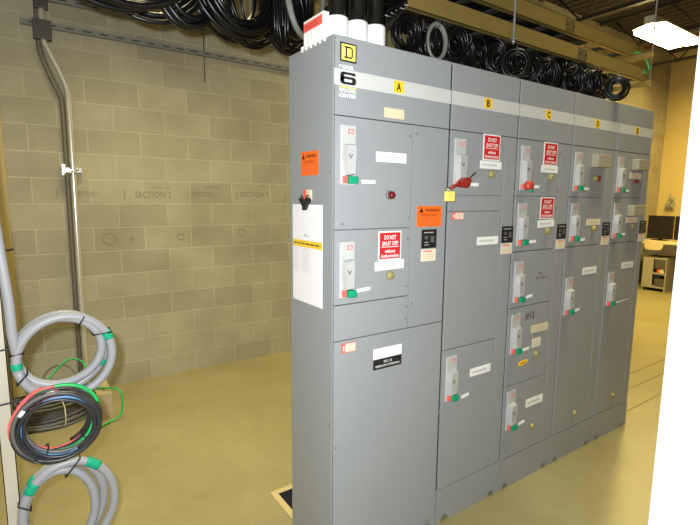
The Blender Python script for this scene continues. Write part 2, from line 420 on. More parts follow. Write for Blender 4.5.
def build_section(i):
    xa, xb = SX[i], SX[i+1]; nm = NAME[i]
    root = thing('control_cabinet', ((xa+xb)/2, D/2, 0), LAB[i], 'electrical cabinet')
    m = MB()
    m.wbox(xa+.002, xb-.002, .026, D, .19, H-.004, 'grey', .003)
    if i == 0: m.wbox(xa, xa+.004, .002, .04, .02, H, 'grey', .0015)
    obj('body', m, root)
    m = MB(); 
    for u0, u1 in ((xa+.0045, xa+.0083), (xb-.0083, xb-.0003)): m.wbox(u0, u1, .009, .0255, .06, H-.006, 'gap')
    obj('edge_gap', m, root)
    # top cap
    m = MB(); m.wbox(xa+.001, xb-.001, .002, D, H-.004, H+.003, 'grey', .0015); obj('top_cap', m, root)
    # base with lifting notches at both ends
    m = MB(); a, b = xa+.003, xb-.003
    pts = [(a, 0), (a+.030, 0)]
    for q in range(7): pts.append((a+.062-.030*math.cos(q*PI/6), .034*math.sin(q*PI/6)+.0))
    if i == 0: pts = [(a, 0)]
    for q in range(7): pts.append((b-.062-.030*math.cos(q*PI/6), .034*math.sin(q*PI/6)))
    pts += [(b, 0), (b, .187 if i else .04), (a, .187 if i else .04)]
    m.prism(FRONT, pts, .002, .022, 'grey')
    obj('base_panel', m, root)
    m = MB(); m.wbox(xa+.002, xb-.002, .05, D, 0, .19, 'grey'); m.wbox(a, b, .032, .0499, 0, .06, 'gap'); obj('base_channel', m, root)
    # header with pale stripe and letter tag
    hd = obj('header_panel', seg_panel(xa, xb, 1.997, H), root)
    m = MB(); m.box(F, xa+.003, xb-.003, 2.110, 2.170, 0, .0008, 'stripe'); obj('stripe', m, hd)
    tx = xa+.324 if i == 0 else xa+.255
    m = MB(); fr = F.at(tx, 2.142); m.box(fr, -.028, .028, -.024, .024, .0008, .002, 'yellow'); m.text(fr, nm, 0, 0, .034, 'black', .024, .0025, .03)
    o = obj('letter_tag', m, hd)
    # wireway
    xw = xa+(.412 if i == 0 else .405)
    zb = 1.088 if i == 0 else .19
    ww = obj('wireway_door', seg_panel(xw, xb, zb, 1.997), root)
    lx = (xw+xb)/2
    if i: lx = xa+.456
    m = MB(); fr = F.at(lx, 1.496); m.box(fr, -.046, .046, -.043, .043, 0, .004, 'black')
    m.lines(fr, -.035, .035, .022, .036, 1, 'faint', .0045, 3, .3); m.box(fr, -.03, -.008, -.002, .014, .004, .0046, 'wgrey'); m.box(fr, .008, .032, -.018, .012, .004, .0046, 'wgrey')
    m.lines(fr, -.03, .0, -.034, -.01, 2, 'faint', .0045, 8, .3)
    obj('rating_plate', m, ww)
    m = MB(); fr = F.at(lx, 1.420); m.box(fr, -.046, .046, -.028, .028, 0, .002, 'cream'); m.lines(fr, -.035, .035, .012, .024, 1, 'pinkred', .0026, 2, .6); m.lines(fr, -.035, .035, -.022, .008, 3, 'beige', .0026, i+4, .5)
    obj('caution_label', m, ww)
    if i == 0:
        m = MB(); fr = F.at(.525, 1.599); warn_sticker(m, fr, .154, .094); o = obj('orange_warning_sticker', m, ww)
        for z in (1.96, 1.2): add_screw(ww, xw+.02, z)
    doors = {}
    def door(z0, z1, screws=True, name='door', x1=xw):
        d = obj(name, seg_panel(xa, x1, z0, z1), root)
        if screws:
            add_screw(d, x1-.016, z1-.05); add_screw(d, x1-.016, z0+.045)
        return d
    hx = xa+.030
    if i == 0:
        o = MB(); emblem(o, hd) ; 
        d = door(1.551, 1.997); add_handle(d, .030, 1.963)
        add_plate(d, .211, .375, 1.830, 1.871, rows=1, ink='stripe'); add_plate(d, .138, .208, 1.739, 1.753, 'white', 'name_strip', rows=1, seed=4)
        add_button(d, .285, 1.693, 'darkred'); add_screw(d, .045, 1.575)
        d = door(1.241, 1.551); add_handle(d, .030, 1.503)
        add_sign(d, .294, 1.475); add_plate(d, .214, .376, 1.370, 1.410, rows=1, ink='stripe', tilt=.02); add_button(d, .296, 1.345)
        add_plate(d, .119, .190, 1.288, 1.302, 'white', 'name_strip', rows=0, tilt=.05)
        d = door(1.088, 1.241, name='blank_panel')
        d = door(.042, 1.088, False, x1=xb)
        red_tag(d, .081, 1.054, .073, .041)
        m = MB(); fr = F.at(.295, .972); m.box(fr, -.081, .081, -.0, .048, 0, .002, 'white'); m.box(fr, -.081, .081, -.048, 0, 0, .0024, 'black')
        m.text(fr, 'MCC 1B', 0, -.016, .011, 'white', .045, .003, .01); m.text(fr, 'FEEDING SW SYSTEM NO.1', 0, -.034, .010, 'white', .138, .003, .01)
        obj('nameplate', m, d)
        for x, z in ((.012, .62), (.012, .25), (.628, .62)): add_screw(d, x+.006, z)
    else:
        def unit(z0, z1, zt=None, **k):
            d = door(z0, z1); 
            if zt is None: zt = z1-.036
            add_handle(d, hx, zt)
            return d
        strip = lambda d, z, t=.0: add_plate(d, xa+.155, xa+.210, z-.008, z+.008, 'white', 'name_strip', rows=0, tilt=t)
        sx, bx = xa+.297, xa+.298
        if i == 1:
            d = unit(1.697, 1.997); add_sign(d, sx, 1.934); add_plate(d, sx-.081, sx+.081, 1.830, 1.868, 'white', rows=1, ink='stripe'); add_button(d, bx, 1.804); strip(d, 1.750)
            door(1.620, 1.697, False, 'blank_panel')
            d = door(.935, 1.620); red_tag(d, xa+.072, 1.598, .082, .034); add_plate(d, xa+.22, xa+.381, 1.449, 1.490, rows=1, ink='faint')
            d = unit(.19, .935, .899); add_plate(d, xa+.213, xa+.375, .757, .800, rows=1, ink='faint'); strip(d, .663, .12)
        if i == 2:
            d = unit(1.697, 1.997); add_sign(d, sx, 1.932); add_plate(d, sx-.078, sx+.078, 1.830, 1.868, rows=1, ink='stripe'); add_button(d, bx+.01, 1.804); strip(d, 1.750)
            d = unit(1.397, 1.697); add_sign(d, sx, 1.633, .127, .122); add_plate(d, sx-.078, sx+.078, 1.525, 1.566, rows=1, ink='stripe', tilt=.03); add_button(d, bx+.01, 1.502); strip(d, 1.447, .05)
            d = unit(1.083, 1.397, 1.345); strip(d, 1.135, .12)
            m = MB(); fr = F.at(xa+.295, 1.247); m.text(fr, 'VAC', -.02, .012, .016, 'ink', .03, .0006, .02); m.text(fr, 'AIR HANDLER', 0, -.012, .014, 'ink', .125, .0006); obj('marker_writing', m, d)
            d = unit(.630, 1.083, 1.050); strip(d, .824, .05)
            m = MB(); m.text(F.at(xa+.2, 1.020), '#12', 0, 0, .045, 'ink', .085, .0006, .02); obj('marker_writing', m, d)
            add_plate(d, xa+.220, xa+.385, .910, .957, 'beige', rows=2, seed=5); add_plate(d, xa+.238, xa+.318, .821, .874, 'cream', 'small_label', rows=2, seed=6)
            m = MB(); fr = F.at(xa+.163, .746); m.prism(fr, [(.046*math.cos(a*PI/8), .015*math.sin(a*PI/8)+.006*math.cos(a*PI/8)) for a in range(16)], 0, .0015, 'yellow'); m.lines(fr, -.03, .03, -.008, .006, 1, 'orange', .002, 2, .6); obj('oval_sticker', m, d)
            add_button(d, xa+.275, .779)
            d = unit(.19, .630, .598); add_plate(d, xa+.215, xa+.380, .457, .507, rows=1, ink='faint'); strip(d, .373, .12); add_button(d, xa+.283, .326)
        if i == 3:
            d = unit(1.697, 1.997); add_box(d, xa+.215, xa+.375, 1.880, 1.957); strip(d, 1.748); add_button(d, xa+.27, 1.815)
            m = MB(); m.box(F, xa+.292, xa+.325, 1.795, 1.832, 0, .012, 'redplastic', .004); obj('red_cover', m, d)
            d = unit(1.397, 1.697); add_plate(d, xa+.217, xa+.377, 1.524, 1.563, 'cream', rows=1, ink='beige'); add_button(d, bx, 1.502); strip(d, 1.437, .05)
            d = unit(.19, 1.397, 1.207); add_plate(d, xa+.217, xa+.377, 1.211, 1.256, rows=1, ink='faint'); strip(d, .989, .1)
            add_button(d, xa+.24, .285); add_screw(d, xa+.258, .478)
        if i == 4:
            d = unit(1.697, 1.997); add_box(d, xa+.222, xa+.382, 1.883, 1.954); add_plate(d, xa+.207, xa+.367, 1.826, 1.866, 'cream', rows=1, ink='beige'); strip(d, 1.745)
            m = MB(); m.box(F, xa+.265, xa+.325, 1.796, 1.822, 0, .010, 'redplastic', .004); obj('red_cover', m, d)
            d = unit(1.397, 1.697); add_box(d, xa+.215, xa+.38, 1.577, 1.650); add_plate(d, xa+.212, xa+.368, 1.528, 1.567, 'cream', rows=1, ink='beige'); add_button(d, bx, 1.507); strip(d, 1.452)
            d = unit(.19, 1.397, 1.200)
            add_plate(d, xa+.207, xa+.367, 1.212, 1.256, rows=1, ink='faint')
            m = MB(); m.tube([F(xa+.11, .99, .03), F(xa+.19, .995, .034), F(xa+.29, .998, .03)], .004, 'plate', 6); obj('lever_rod', m, d)
            add_button(d, xa+.236, .292); add_screw(d, xa+.252, .478)
    if i == 0:
        m = MB(); warn_sticker(m, SIDE.at(-.185, 1.822), .145, .100); obj('orange_warning_sticker', m, root)
        m = MB(); fr = SIDE.at(-.20, 1.690); m.box(fr, -.034, -.010, -.022, .022, 0, .002, 'pinkred'); m.box(fr, -.010, .036, -.022, .022, 0, .0022, 'cream'); m.lines(fr, -.005, .03, -.018, .018, 3, 'beige', .003, 5)
        obj('danger_label', m, root)
        for y, z in ((.36, 1.78), (.02, 1.78), (.36, 1.0), (.02, .72), (.02, 2.17)):
            m = MB(); m.lathe(SIDE.at(-y, z), [(.006, 0), (.006, .002), (.003, .004)], 'steel', 10); obj('screw', m, root)
    return root

def warn_sticker(m, fr, w, h):
    a, b = w/2, h/2
    m.box(fr, -a, a, -b, b, 0, .0016, 'orange')
    n = .0022
    t = [(-a*.84, b*.38), (-a*.50, b*.38), (-a*.67, b*.86)]
    m.face([fr(u, v, n) for u, v in t], 'black')
    m.text(fr, 'WARNING', a*.22, b*.60, h*.15, 'black', w*.60, n, .02)
    m.lines(fr, -a*.75, a*.75, -b*.02, b*.28, 2, 'redplastic', n, 3, .4)
    m.lines(fr, -a*.8, a*.8, -b*.85, -b*.1, 4, 'pinkred', n, 9, .2)

def red_tag(door, xc, zc, w, h):
    m = MB(); fr = F.at(xc, zc); a, b = w/2, h/2
    m.box(fr, -a, a, -b, b, 0, .002, 'pinkred'); m.box(fr, -a*.45, a*.92, -b*.85, b*.85, .002, .0026, 'cream')
    m.lines(fr, -a*.35, a*.8, -b*.7, b*.7, 4, 'pinkred', .003, 3, .25)
    m.box(fr, -a*.78, -a*.62, -b*.5, b*.5, .002, .0026, 'white')
    obj('danger_label', m, door)

def six(m, fr):
    """wide heavy 6 built from a rounded ring and a stem"""
    def rr(a, b, r, cx, cy):
        P = []
        for sx, sy, a0 in ((1, 1, 0), (-1, 1, 90), (-1, -1, 180), (1, -1, 270)):
            for q in range(5):
                t = (a0+q*22.5)*PI/180; P.append((cx+sx*(a-r)+r*math.cos(t), cy+sy*(b-r)+r*math.sin(t)))
        return P
    o = rr(.0375, .0145, .0125, 0, -.0085); i = rr(.0195, .0055, .005, 0, -.0085)
    k = len(o); n = .0016
    for q in range(k):
        w_ = (q+1) % k
        m.face([fr(*o[q], n), fr(*o[w_], n), fr(*i[w_], n), fr(*i[q], n)], 'black')
    L = [(-.0375, -.012), (-.0375, .012), (-.033, .019), (-.025, .0225), (.030, .0225), (.034, .020), (.0355, .0115), (.018, .0115), (.017, .0135), (-.015, .0135), (-.0195, .011), (-.0195, -.012)]
    m.face([fr(u, v, n) for u, v in L], 'black')

def emblem(m, hd):
    fr = F.at(.067, 2.234)
    m.box(fr, -.038, .038, -.035, .035, .0008, .002, 'black'); m.box(fr, -.032, .032, -.029, .029, .002, .0028, 'emblem')
    k = .0034                                   # squared letter D with serifs, drawn in bars
    m.box(fr, -.020, .012, .016, .022, .0028, k, 'black'); m.box(fr, -.020, .012, -.022, -.016, .0028, k, 'black')
    m.box(fr, -.014, -.007, -.016, .016, .0028, k, 'black')
    m.prism(fr, [(.012, .022), (.020, .014), (.020, -.014), (.012, -.022), (.012, -.016), (.0135, -.012), (.0135, .012), (.012, .016)], .0028, k, 'black')
    obj('emblem', m, hd)
    m = MB(); fr = F.at(.067, 2.139); six(m, fr)
    m.text(F, 'MODEL', .060, 2.180, .013, 'white', .068, .0012, .02)
    m.box(F, .026, .106, 2.103, 2.107, .0008, .0016, 'emblem')
    m.text(F, 'MOTOR CONTROL', .066, 2.093, .014, 'white', .080, .0012, .02); m.text(F, 'CENTER', .066, 2.074, .014, 'white', .080, .0012, .02)
    obj('model_lettering', m, hd)
    add_plate(hd, .249, .357, 2.012, 2.052, 'beige', 'aged_label', rows=2, seed=3, ink='cream')

for i in range(5): build_section(i)

# things hanging on the cabinets
m = MB(); fr = SIDE.at(-.197, 1.434, .006)
m.box(fr, -.131, .131, -.217, .216, 0, .0008, 'paper')
m.box(fr, -.128, .128, .030, .060, .0008, .0014, 'yellow'); m.lines(fr, -.120, .120, .036, .054, 1, 'ink', .002, 4, .35)
m.text(fr, 'MCC - 1', 0.0, .082, .012, 'ink', .045, .0014)
for u in (-.128, -.075, -.045, .03, .128): m.box(fr, u-.0008, u+.0008, -.085, .060, .0008, .0012, 'faint')
m.lines(fr, -.122, -.08, -.08, .028, 12, 'faint', .0012, 6, .25); m.lines(fr, -.040, .025, -.08, .028, 12, 'faint', .0012, 7, .3)
for q in range(13): m.box(fr, -.128, .128, .03-q*.0095-.0003, .03-q*.0095+.0003, .0008, .0012, 'stripe')
tag(obj('paper_sheet', m, None, (-.006, .197, 1.434)), 'white paper sheet with yellow band hung on the side of the cabinets', 'paper')
m = MB(); fr = SIDE.at(-.205, 1.655, .004)
m.prism(fr, [(-.045, .018), (-.03, .022), (.0, .004), (.030, .024), (.042, .018), (.018, -.018), (.008, -.030), (-.012, -.030), (-.012, -.014)], 0, .016, 'black')
m.tube([fr(-.038, .02, .008), fr(-.03, .034, .008), fr(-.005, .010, .008), fr(.025, .036, .008), fr(.036, .02, .008)], .003, 'olivebox', 6)
tag(obj('spring_clip', m, None, (-.01, .205, 1.655)), 'small black spring clip holding the paper sheet on the cabinet side', 'clip')
# red lockout and yellow tag on section B
lo = thing('lockout_hasp', (.705, -.06, 1.75), 'dark red lockout clasp on the top handle of cabinet section B', 'lockout')
m = MB(); fr = F.at(.688, 1.756, .036)
m.prism(fr, [(-.030, -.018), (-.018, -.024), (.014, -.024), (.030, -.006), (.036, .018), (.020, .024), (-.006, .020), (-.024, .006)], 0, .030, 'redplastic')
m.box(fr, -.010, .018, -.012, .010, .030, .036, 'redplastic', .003)
obj('clasp_body', m, lo)
m = MB(); m.tube([fr(-.02, -.004, .015), fr(-.045, -.012, .016), fr(-.072, -.020, .016), fr(-.086, -.026, .016)], .008, 'redplastic', 8); obj('clasp_arm', m, lo)
m = MB(); m.tube([fr(.028, .018, .02), fr(.05, .036, .024), (fr(.066, .048, .026))], .0025, 'black', 6); obj('pin', m, lo)
pl = thing('padlock', (.600, -.06, 1.69), 'small yellow padlock hanging from the red lockout between cabinet sections A and B', 'padlock')
fr = F.at(.600, 1.692, .036)
m = MB(); m.box(fr, -.026, .026, -.024, .022, .004, .026, 'emblem', .005); m.lines(fr, -.014, .014, -.014, .012, 3, 'beige', .0265, 2, .3); obj('lock_body', m, pl)
m = MB(); m.tube([fr(-.014, .02, .015), fr(-.013, .036, .015), fr(0, .044, .015), fr(.013, .036, .015), fr(.014, .02, .015)], .0035, 'chrome', 8); obj('shackle', m, pl)
lo = thing('lockout_cover', (SX[2]+.075, -.06, 1.75), 'round red lockout cap over the top handle of cabinet section C', 'lockout')
fr = F.at(SX[2]+.048, 1.752, .0385)
m = MB(); m.lathe(fr, [(.026, 0), (.028, .012), (.023, .024), (.010, .029)], 'capred', 18); obj('cap', m, lo)
m = MB(); m.box(fr, -.010, .010, -.032, -.02, .004, .030, 'tapegreen', .003); obj('latch', m, lo)

# ------------------------------------------------------------------ conduits with white collars on top of section A
def riser(name, label, x, y, zt, i):
    r_ = thing(name, (x, y, H), label, 'conduit')
    fr = Fr((x, y, H+.0035), (1, 0, 0), (0, 1, 0))
    m = MB(); m.lathe(fr, [(.044, 0), (.045, .01), (.045, zt-H-.012), (.042, zt-H-.004), (.034, zt-H-.002)], 'pvc', 28)
    m.box(fr, -.0485, -.042, -.022, .012, 0, (zt-H)*.62, 'pvc', .004); obj('white_collar', m, r_)
    m = MB(); m.tube([(x, y, H+.06), (x, y, 3.0), (x-.01, y+.01, 3.4), (x-.01, y+.05, 3.9), (x, y+.05, ZC-.02)], .0355, 'rubber', 20); obj('pipe', m, r_)
    return r_
riser('riser_conduit', 'black conduit in a white collar nearest the red marked box', .084, .105, 2.394, 0)
riser('riser_conduit', 'middle of three black conduits in white collars on cabinet section A', .179, .100, 2.394, 1)
riser('riser_conduit', 'rightmost black conduit in a white collar on cabinet section A', .271, .100, 2.396, 2)
bx = thing('terminal_box', (.025, .17, H), 'white plastic box with red label on the top left edge of section A', 'box')
m = MB(); m.wbox(.006, .034, .085, .245, H+.0035, 2.402, 'pvc', .004); m.wbox(.002, .030, .07, .262, H+.0035, H+.016, 'pvc', .002); obj('box_body', m, bx)
m = MB(); fr = SIDE.at(-.165, 2.372, -.006); m.box(fr, -.075, .072, -.016, .018, 0, .0015, 'pinkred'); m.lines(fr, -.06, .05, -.010, .010, 2, 'red', .002, 3, .4); obj('red_label', m, bx)
for q in range(5):
    m = MB(); y = .105+q*.031; m.wbox(.002, .008, y-.004, y+.004, H+.016, 2.350, 'pvc', .001); obj('rib', m, bx)
for q in range(6):
    m = MB(); y = .065+q*.036; m.wbox(-.0035, .0015, y-.006, y+.006, H+.0035-.012, H+.010, 'pvc', .001); obj('clip_tooth', m, bx)
m = MB(); m.wbox(.11, .16, .22, .30, H+.0035, H+.07, 'olivebox', .004)
bm_ = MB(); bm_.wbox(.43, .545, .20, .31, H+.0035, 2.435, 'olivebox', .004); bm_.wbox(.425, .55, .195, .315, 2.435, 2.441, 'olivebox', .002)
tag(obj('junction_box', bm_, None, (.49, .255, H)), 'small olive box on top of section A right of the conduits', 'box')
m.bm.free()

# ------------------------------------------------------------------ cable trays
def tray(x0, x1, y0, wid, z0, h, label, splice):
    t = thing('cable_tray', ((x0+x1)/2, y0+wid/2, z0), label, 'cable tray')
    for s, y in ((1, y0), (-1, y0+wid)):
        m = MB()
        m.wbox(x0, x1, min(y, y+s*.003), max(y, y+s*.003), z0, z0+h, 'tray'); 
        for z in (z0, z0+h-.003): m.wbox(x0, x1, min(y, y+s*.028), max(y, y+s*.028), z, z+.003, 'tray')
        obj('side_rail', m, t)
    x = x0+.1
    while x < x1-.05:
        m = MB(); m.wbox(x-.018, x+.018, y0+.003, y0+wid-.003, z0+.006, z0+.026, 'rung', .003); obj('rung', m, t); x += .229
    for sx in splice:
        m = MB(); m.wbox(sx-.05, sx+.05, y0-.004, y0, z0+.012, z0+h-.012, 'splice')
        for q in (-.035, .035): m.lathe(Fr((sx+q, y0-.004, z0+h/2), (1, 0, 0), (0, 0, 1)), [(.006, 0), (.006, .006)], 'rung', 8)
        o = obj('splice_plate', m, t)
    return t
tray(.46, 2.70, .11, .61, 2.522, .086, 'lower ladder cable tray running above the cabinet tops', [1.87])
tray(.46, 2.745, .21, .76, 2.715, .090, 'upper ladder cable tray set back above the lower tray', [1.88])
tray(-2.6, .36, .56, .50, 3.32, .09, 'cable tray over the floor left of the cabinets carrying the thick cable loops', [])

def rod(x, y, z0, z1, label):
    t = thing('threaded_rod', (x, y, z0), label, 'rod')
    m = MB(); m.tube([(x, y, z0), (x, y, z1)], .006, 'steel', 8); obj('rod_shaft', m, t)
    m = MB(); m.lathe(Fr((x, y, z0+.008), (1, 0, 0), (0, 1, 0)), [(.012, 0), (.012, .012)], 'chrome', 6); m.lathe(Fr((x, y, z0+.02), (1, 0, 0), (0, 1, 0)), [(.018, 0), (.018, .004)], 'steel', 12); obj('nut', m, t)
rod(1.177, .088, 2.49, ZC, 'thin steel hanger rod in front of the lower cable tray above section B')
rod(2.71, .085, 2.475, ZC, 'steel hanger rod at the right end of the cable trays')
for z, lb in ((2.500, 'short steel strut under the right end of the lower tray'), (2.693, 'short steel strut under the right end of the upper tray')):
    t = MB(); t.wbox(2.670, 2.698, .06, 1.0, z-.018, z+.018, 'tray', .003)
    tag(obj('strut', t, None, (2.73, .4, z)), lb, 'strut')
gw = MB(); gw.tube([(2.70, .20, 2.735), (2.735, .185, 2.74), (2.765, .165, 2.72), (2.772, .14, 2.67), (2.76, .12, 2.62), (2.70, .106, 2.585), (2.66, .105, 2.575)], .006, 'wgreen', 8)
tag(obj('bonding_wire', gw, None, (2.73, .15, 2.65)), 'short green wire joining the ends of the two cable trays', 'wire')

# ------------------------------------------------------------------ cable coils
def coil_path(c, rx, rz, yaw, turns, spread, rad, seed, start=0., tilt=0., n=34, wob=.05):
    rg = random.Random(seed); c = Vector(c)
    e1 = Vector((math.cos(yaw), math.sin(yaw), 0)); ax = Vector((-math.sin(yaw), math.cos(yaw), 0)); e2 = Vector((0, 0, 1))*math.cos(tilt)+ax*math.sin(tilt); ax = e1.cross(e2)
    P = []; N = int(turns*n)
    offs = [rg.uniform(-1, 1) for _ in range(int(turns)+2)]; rs = [rg.uniform(0, 1) for _ in range(int(turns)+2)]
    dx = [rg.uniform(-1, 1) for _ in range(int(turns)+2)]; dz = [rg.uniform(-1, 1) for _ in range(int(turns)+2)]
    for k in range(N+1):
        t = k/n; i = int(t); fr_ = t-i
        s = fr_*fr_*(3-2*fr_)
        def lp(L): return L[i]*(1-s)+L[min(i+1, len(L)-1)]*s
        a = start+t*2*PI
        kx = rx-rad*lp(rs); kz = rz-rad*lp(rs)
        P.append(c+e1*(kx*math.cos(a)+lp(dx)*rx*wob)+e2*(kz*math.sin(a)+lp(dz)*rz*wob)+ax*(spread*lp(offs)))
    return P
def coil(label, c, rx, rz, yaw, turns, wr, mat='rubber', spread=.03, rad=.03, seed=1, group=None, tilt=0., tie=True, wob=.05):
    t = thing('cable_coil', c, label, 'cable coil', group)
    m = MB(); m.tube(coil_path(c, rx, rz, yaw, turns, spread, rad, seed, PI/2, tilt, wob=wob), wr, mat, 7); obj('cable', m, t)
    if tie:
        cc = Vector(c)+Vector((0, 0, rz-rad*.5)); m = MB()
        h = rad*.5+wr+.006
        e1 = Vector((math.cos(yaw), math.sin(yaw), 0)); ax = Vector((-math.sin(yaw), math.cos(yaw), 0))
        m.tube([cc+ax*((spread+wr+.004)*math.cos(a*PI/8))+Vector((0, 0, 1))*(h*math.sin(a*PI/8)) for a in range(16)], .003, 'ink', 5, closed=True)
        obj('tie', m, t)
    return t
# under the lower tray, left to right
coil('thin black cable coil hanging just right of the conduits', (.60, .17, 2.415), .072, .085, -.5, 12, .005, seed=11, wob=.12)
coil('grey cable ring hanging over the seam of sections A and B', (.585, .05, 2.384), .052, .080, -.2, 3, .007, 'greycable', .010, .008, seed=12)
coil('narrow black cable bundle hanging over the left half of section B', (.90, .16, 2.405), .055, .085, -.2, 14, .005, seed=13, wob=.14)
coil('round black cable coil under the hanger rod of the tray', (1.185, .07, 2.388), .074, .078, -.85, 14, .0055, spread=.03, rad=.025, seed=14, wob=.08)
coil('black cable coil hanging left of the pair above section C', (1.53, .12, 2.392), .07, .082, -.6, 14, .0055, seed=15, wob=.12)
coil('black cable coil hanging over the seam of sections C and D', (1.79, .12, 2.392), .072, .086, -.5, 16, .0055, seed=16, spread=.045, wob=.12)
coil('second black cable coil over the left half of section D', (1.89, .05, 2.385), .070, .086, -.3, 16, .0055, seed=17, spread=.05, wob=.14)
coil('tidy round black cable coil hanging rightmost over sections D and E', (2.095, .0, 2.375), .073, .078, -1.05, 16, .0048, seed=18, spread=.03, rad=.045, wob=.12)
rg = random.Random(5)
G = 'black cable coils in the jumble under the tray'
for q in range(34):
    x = .50+q*.052+rg.uniform(-.015, .015); y = (.17, .26, .38)[q % 3]
    coil('black cable coil lost in the dark jumble under the lower tray', (x, y, 2.425+rg.uniform(-.012, .012)), rg.uniform(.06, .09), rg.uniform(.072, .088), rg.uniform(-1.3, .5), 10, .006, spread=.045, rad=.045, seed=100+q, group=G, tie=False, wob=.16)
for z0_, y0_, n_, x1_, lb in ((2.522, .15, 15, 2.45, 'black cable lying lengthwise on the rungs of the lower tray'), (2.715, .25, 18, 2.4, 'black cable lying lengthwise on the rungs of the upper tray')):
    for q in range(n_):
        y = y0_+q*.0375; P = [(.50+k*.13+rg.uniform(-.01, .01), y+rg.uniform(-.004, .004), z0_+.044) for k in range(int((x1_-.5)/.13))]
        m = MB(); m.tube(P, .0165, 'rubber', 7)
        tag(obj('tray_cable', m, None, (1.4, y, z0_+.044)), lb, 'cable', 'black cables in the '+lb[-10:])
coil('black wire loops packed into the corner right behind section A', (.25, .80, 2.64), .17, .20, .3, 10, .009, spread=.06, rad=.12, seed=44, tie=False, wob=.12)
# thick loops at the left, hanging from the tray beside the cabinets
coil('widest black cable loop sagging at the left below the ceiling tray', (-.62, .64, 2.86), .40, .44, .08, 6, .016, spread=.05, rad=.09, seed=31, tie=False)
coil('second black cable loop sagging between the widest loop and the wire bunch', (-.33, .72, 2.78), .20, .355, .10, 5, .014, spread=.05, rad=.06, seed=32, tie=False)
coil('black loop of many thin turns left of the cabinet top corner', (-.10, .66, 2.68), .24, .265, .12, 10, .011, spread=.05, rad=.12, seed=33, tie=False, wob=.08)
coil('drooping black wire bunch nearest the cabinet top corner', (.08, .60, 2.60), .07, .19, .9, 9, .008, spread=.05, rad=.05, seed=34, tie=False, wob=.14)
coil('grey olive cable loop leaning against the cabinet top corner', (.13, .46, 2.64), .13, .24, .25, 2, .011, 'greycable', .02, .02, seed=35, tie=False)
coil('round coil with a pale edge at the top left of the conduits', (.055, .50, 2.69), .095, .10, .2, 8, .009, 'greycable', .03, .045, seed=36, tie=False)
coil('dense black cable bundle behind the conduits above section A', (.36, .34, 2.50), .12, .17, .3, 14, .010, spread=.09, rad=.10, seed=37, tie=False, wob=.15)
coil('black cable bundle between the tall conduits and the wire bunch', (.17, .60, 2.60), .11, .16, .4, 12, .009, spread=.06, rad=.09, seed=38, tie=False, wob=.15)
coil('big black loop hanging behind the second loop at the left', (-.45, .92, 2.85), .30, .36, -.1, 6, .013, spread=.05, rad=.10, seed=39, tie=False)
coil('black loop hanging behind the many thin turns', (-.02, .95, 2.77), .26, .30, .2, 9, .012, spread=.06, rad=.14, seed=40, tie=False, wob=.1)
coil('thin black wire loops drooping lowest left of the cabinet corner', (.02, .78, 2.63), .18, .20, .3, 9, .007, spread=.05, rad=.10, seed=42, tie=False, wob=.14)
coil('black cables crossing high at the top edge above the wide loops', (-.22, .80, 2.86), .26, .26, .2, 9, .013, spread=.05, rad=.14, seed=43, tie=False, wob=.1)

# ------------------------------------------------------------------ struts, conduit and clamp on the block wall
def strut_channel(name, label, x0, x1, z, par=None):
    m = MB()
    y1 = W; y0 = W-.042
    m.wbox(x0, x1, y0, y0+.003, z-.02, z+.02, 'steel'); m.wbox(x0, x1, y0+.003, y1, z+.017, z+.02, 'steel'); m.wbox(x0, x1, y0+.003, y1, z-.02, z-.017, 'steel')
    x = x0+.05
    while x < x1-.05:
        m.wbox(x, x+.06, y0-.0006, y0, z-.006, z+.006, 'darksteel'); x += .12
    return tag(obj(name, m, None, ((x0+x1)/2, W-.02, z)), label, 'strut')
strut_channel('wall_strut', 'lower long galvanised strut bolted along the block wall', -.94, 3.2, 2.965)
strut_channel('wall_strut', 'upper galvanised strut on the block wall, near the ceiling edge', -1.1, 3.2, 3.165)
vr = MB(); vr.tube([(.44, W-.012, 2.72), (.44, W-.012, 3.2)], .004, 'darksteel', 6)
tag(obj('wall_rod', vr, None, (.44, W-.012, 2.9)), 'thin dark upright rod crossing the lower strut on the block wall', 'rod')
cd = thing('wall_conduit', (-.68, W-.08, 0), 'metal conduit with a bend running up the block wall', 'conduit')
def spl(pts, n=8):
    P = [Vector(p) for p in pts]; out = []
    for i in range(len(P)-1):
        a, b, c_, d = P[max(i-1, 0)], P[i], P[i+1], P[min(i+2, len(P)-1)]
        for k in range(n):
            t = k/n; out.append(.5*((2*b)+(c_-a)*t+(2*a-5*b+4*c_-d)*t*t+(3*b-a-3*c_+d)*t**3))
    out.append(P[-1]); return out
yc = W-.078
path = spl([(-.80, yc, 3.35), (-.80, yc, 3.1), (-.80, yc, 2.86), (-.775, yc, 2.78), (-.70, yc, 2.60), (-.670, yc, 2.50), (-.664, yc, 2.35), (-.668, yc, 1.6), (-.672, yc, .8), (-.672, yc, .0)], 8)
m = MB(); m.tube(path, .022, 'conduit', 14); obj('pipe', m, cd)
cd_shade = thing('wall_conduit', (-.72, W-.05, 0), 'added dark pipe standing in for the shaded side of the bright wall conduit', 'conduit')  # added dark pipe, imitates the shaded side of the single conduit
yd = W-.035
path2 = spl([(-.83, yd, 3.35), (-.83, yd, 3.1), (-.832, yd, 2.86), (-.82, yd, 2.74), (-.76, yd, 2.56), (-.715, yd, 2.45), (-.704, yd, 2.34), (-.705, yd, 1.6), (-.707, yd, .8), (-.707, yd, .0)], 8)
m = MB(); m.tube(path2, .020, 'pipeshade', 12); obj('pipe', m, cd_shade)
m = MB(); m.wbox(-.700, -.644, yc-.028, yc-.016, 1.86, 1.885, 'chrome', .002); m.wbox(-.745, -.60, yc+.022, W, 1.86, 1.90, 'chrome', .003)
m.wbox(-.745, -.715, yc-.01, W, 1.835, 1.925, 'chrome', .003); m.tube([(-.73, yc-.02, 1.84), (-.69, yc-.03, 1.86), (-.62, yc-.028, 1.885)], .008, 'chrome', 8)
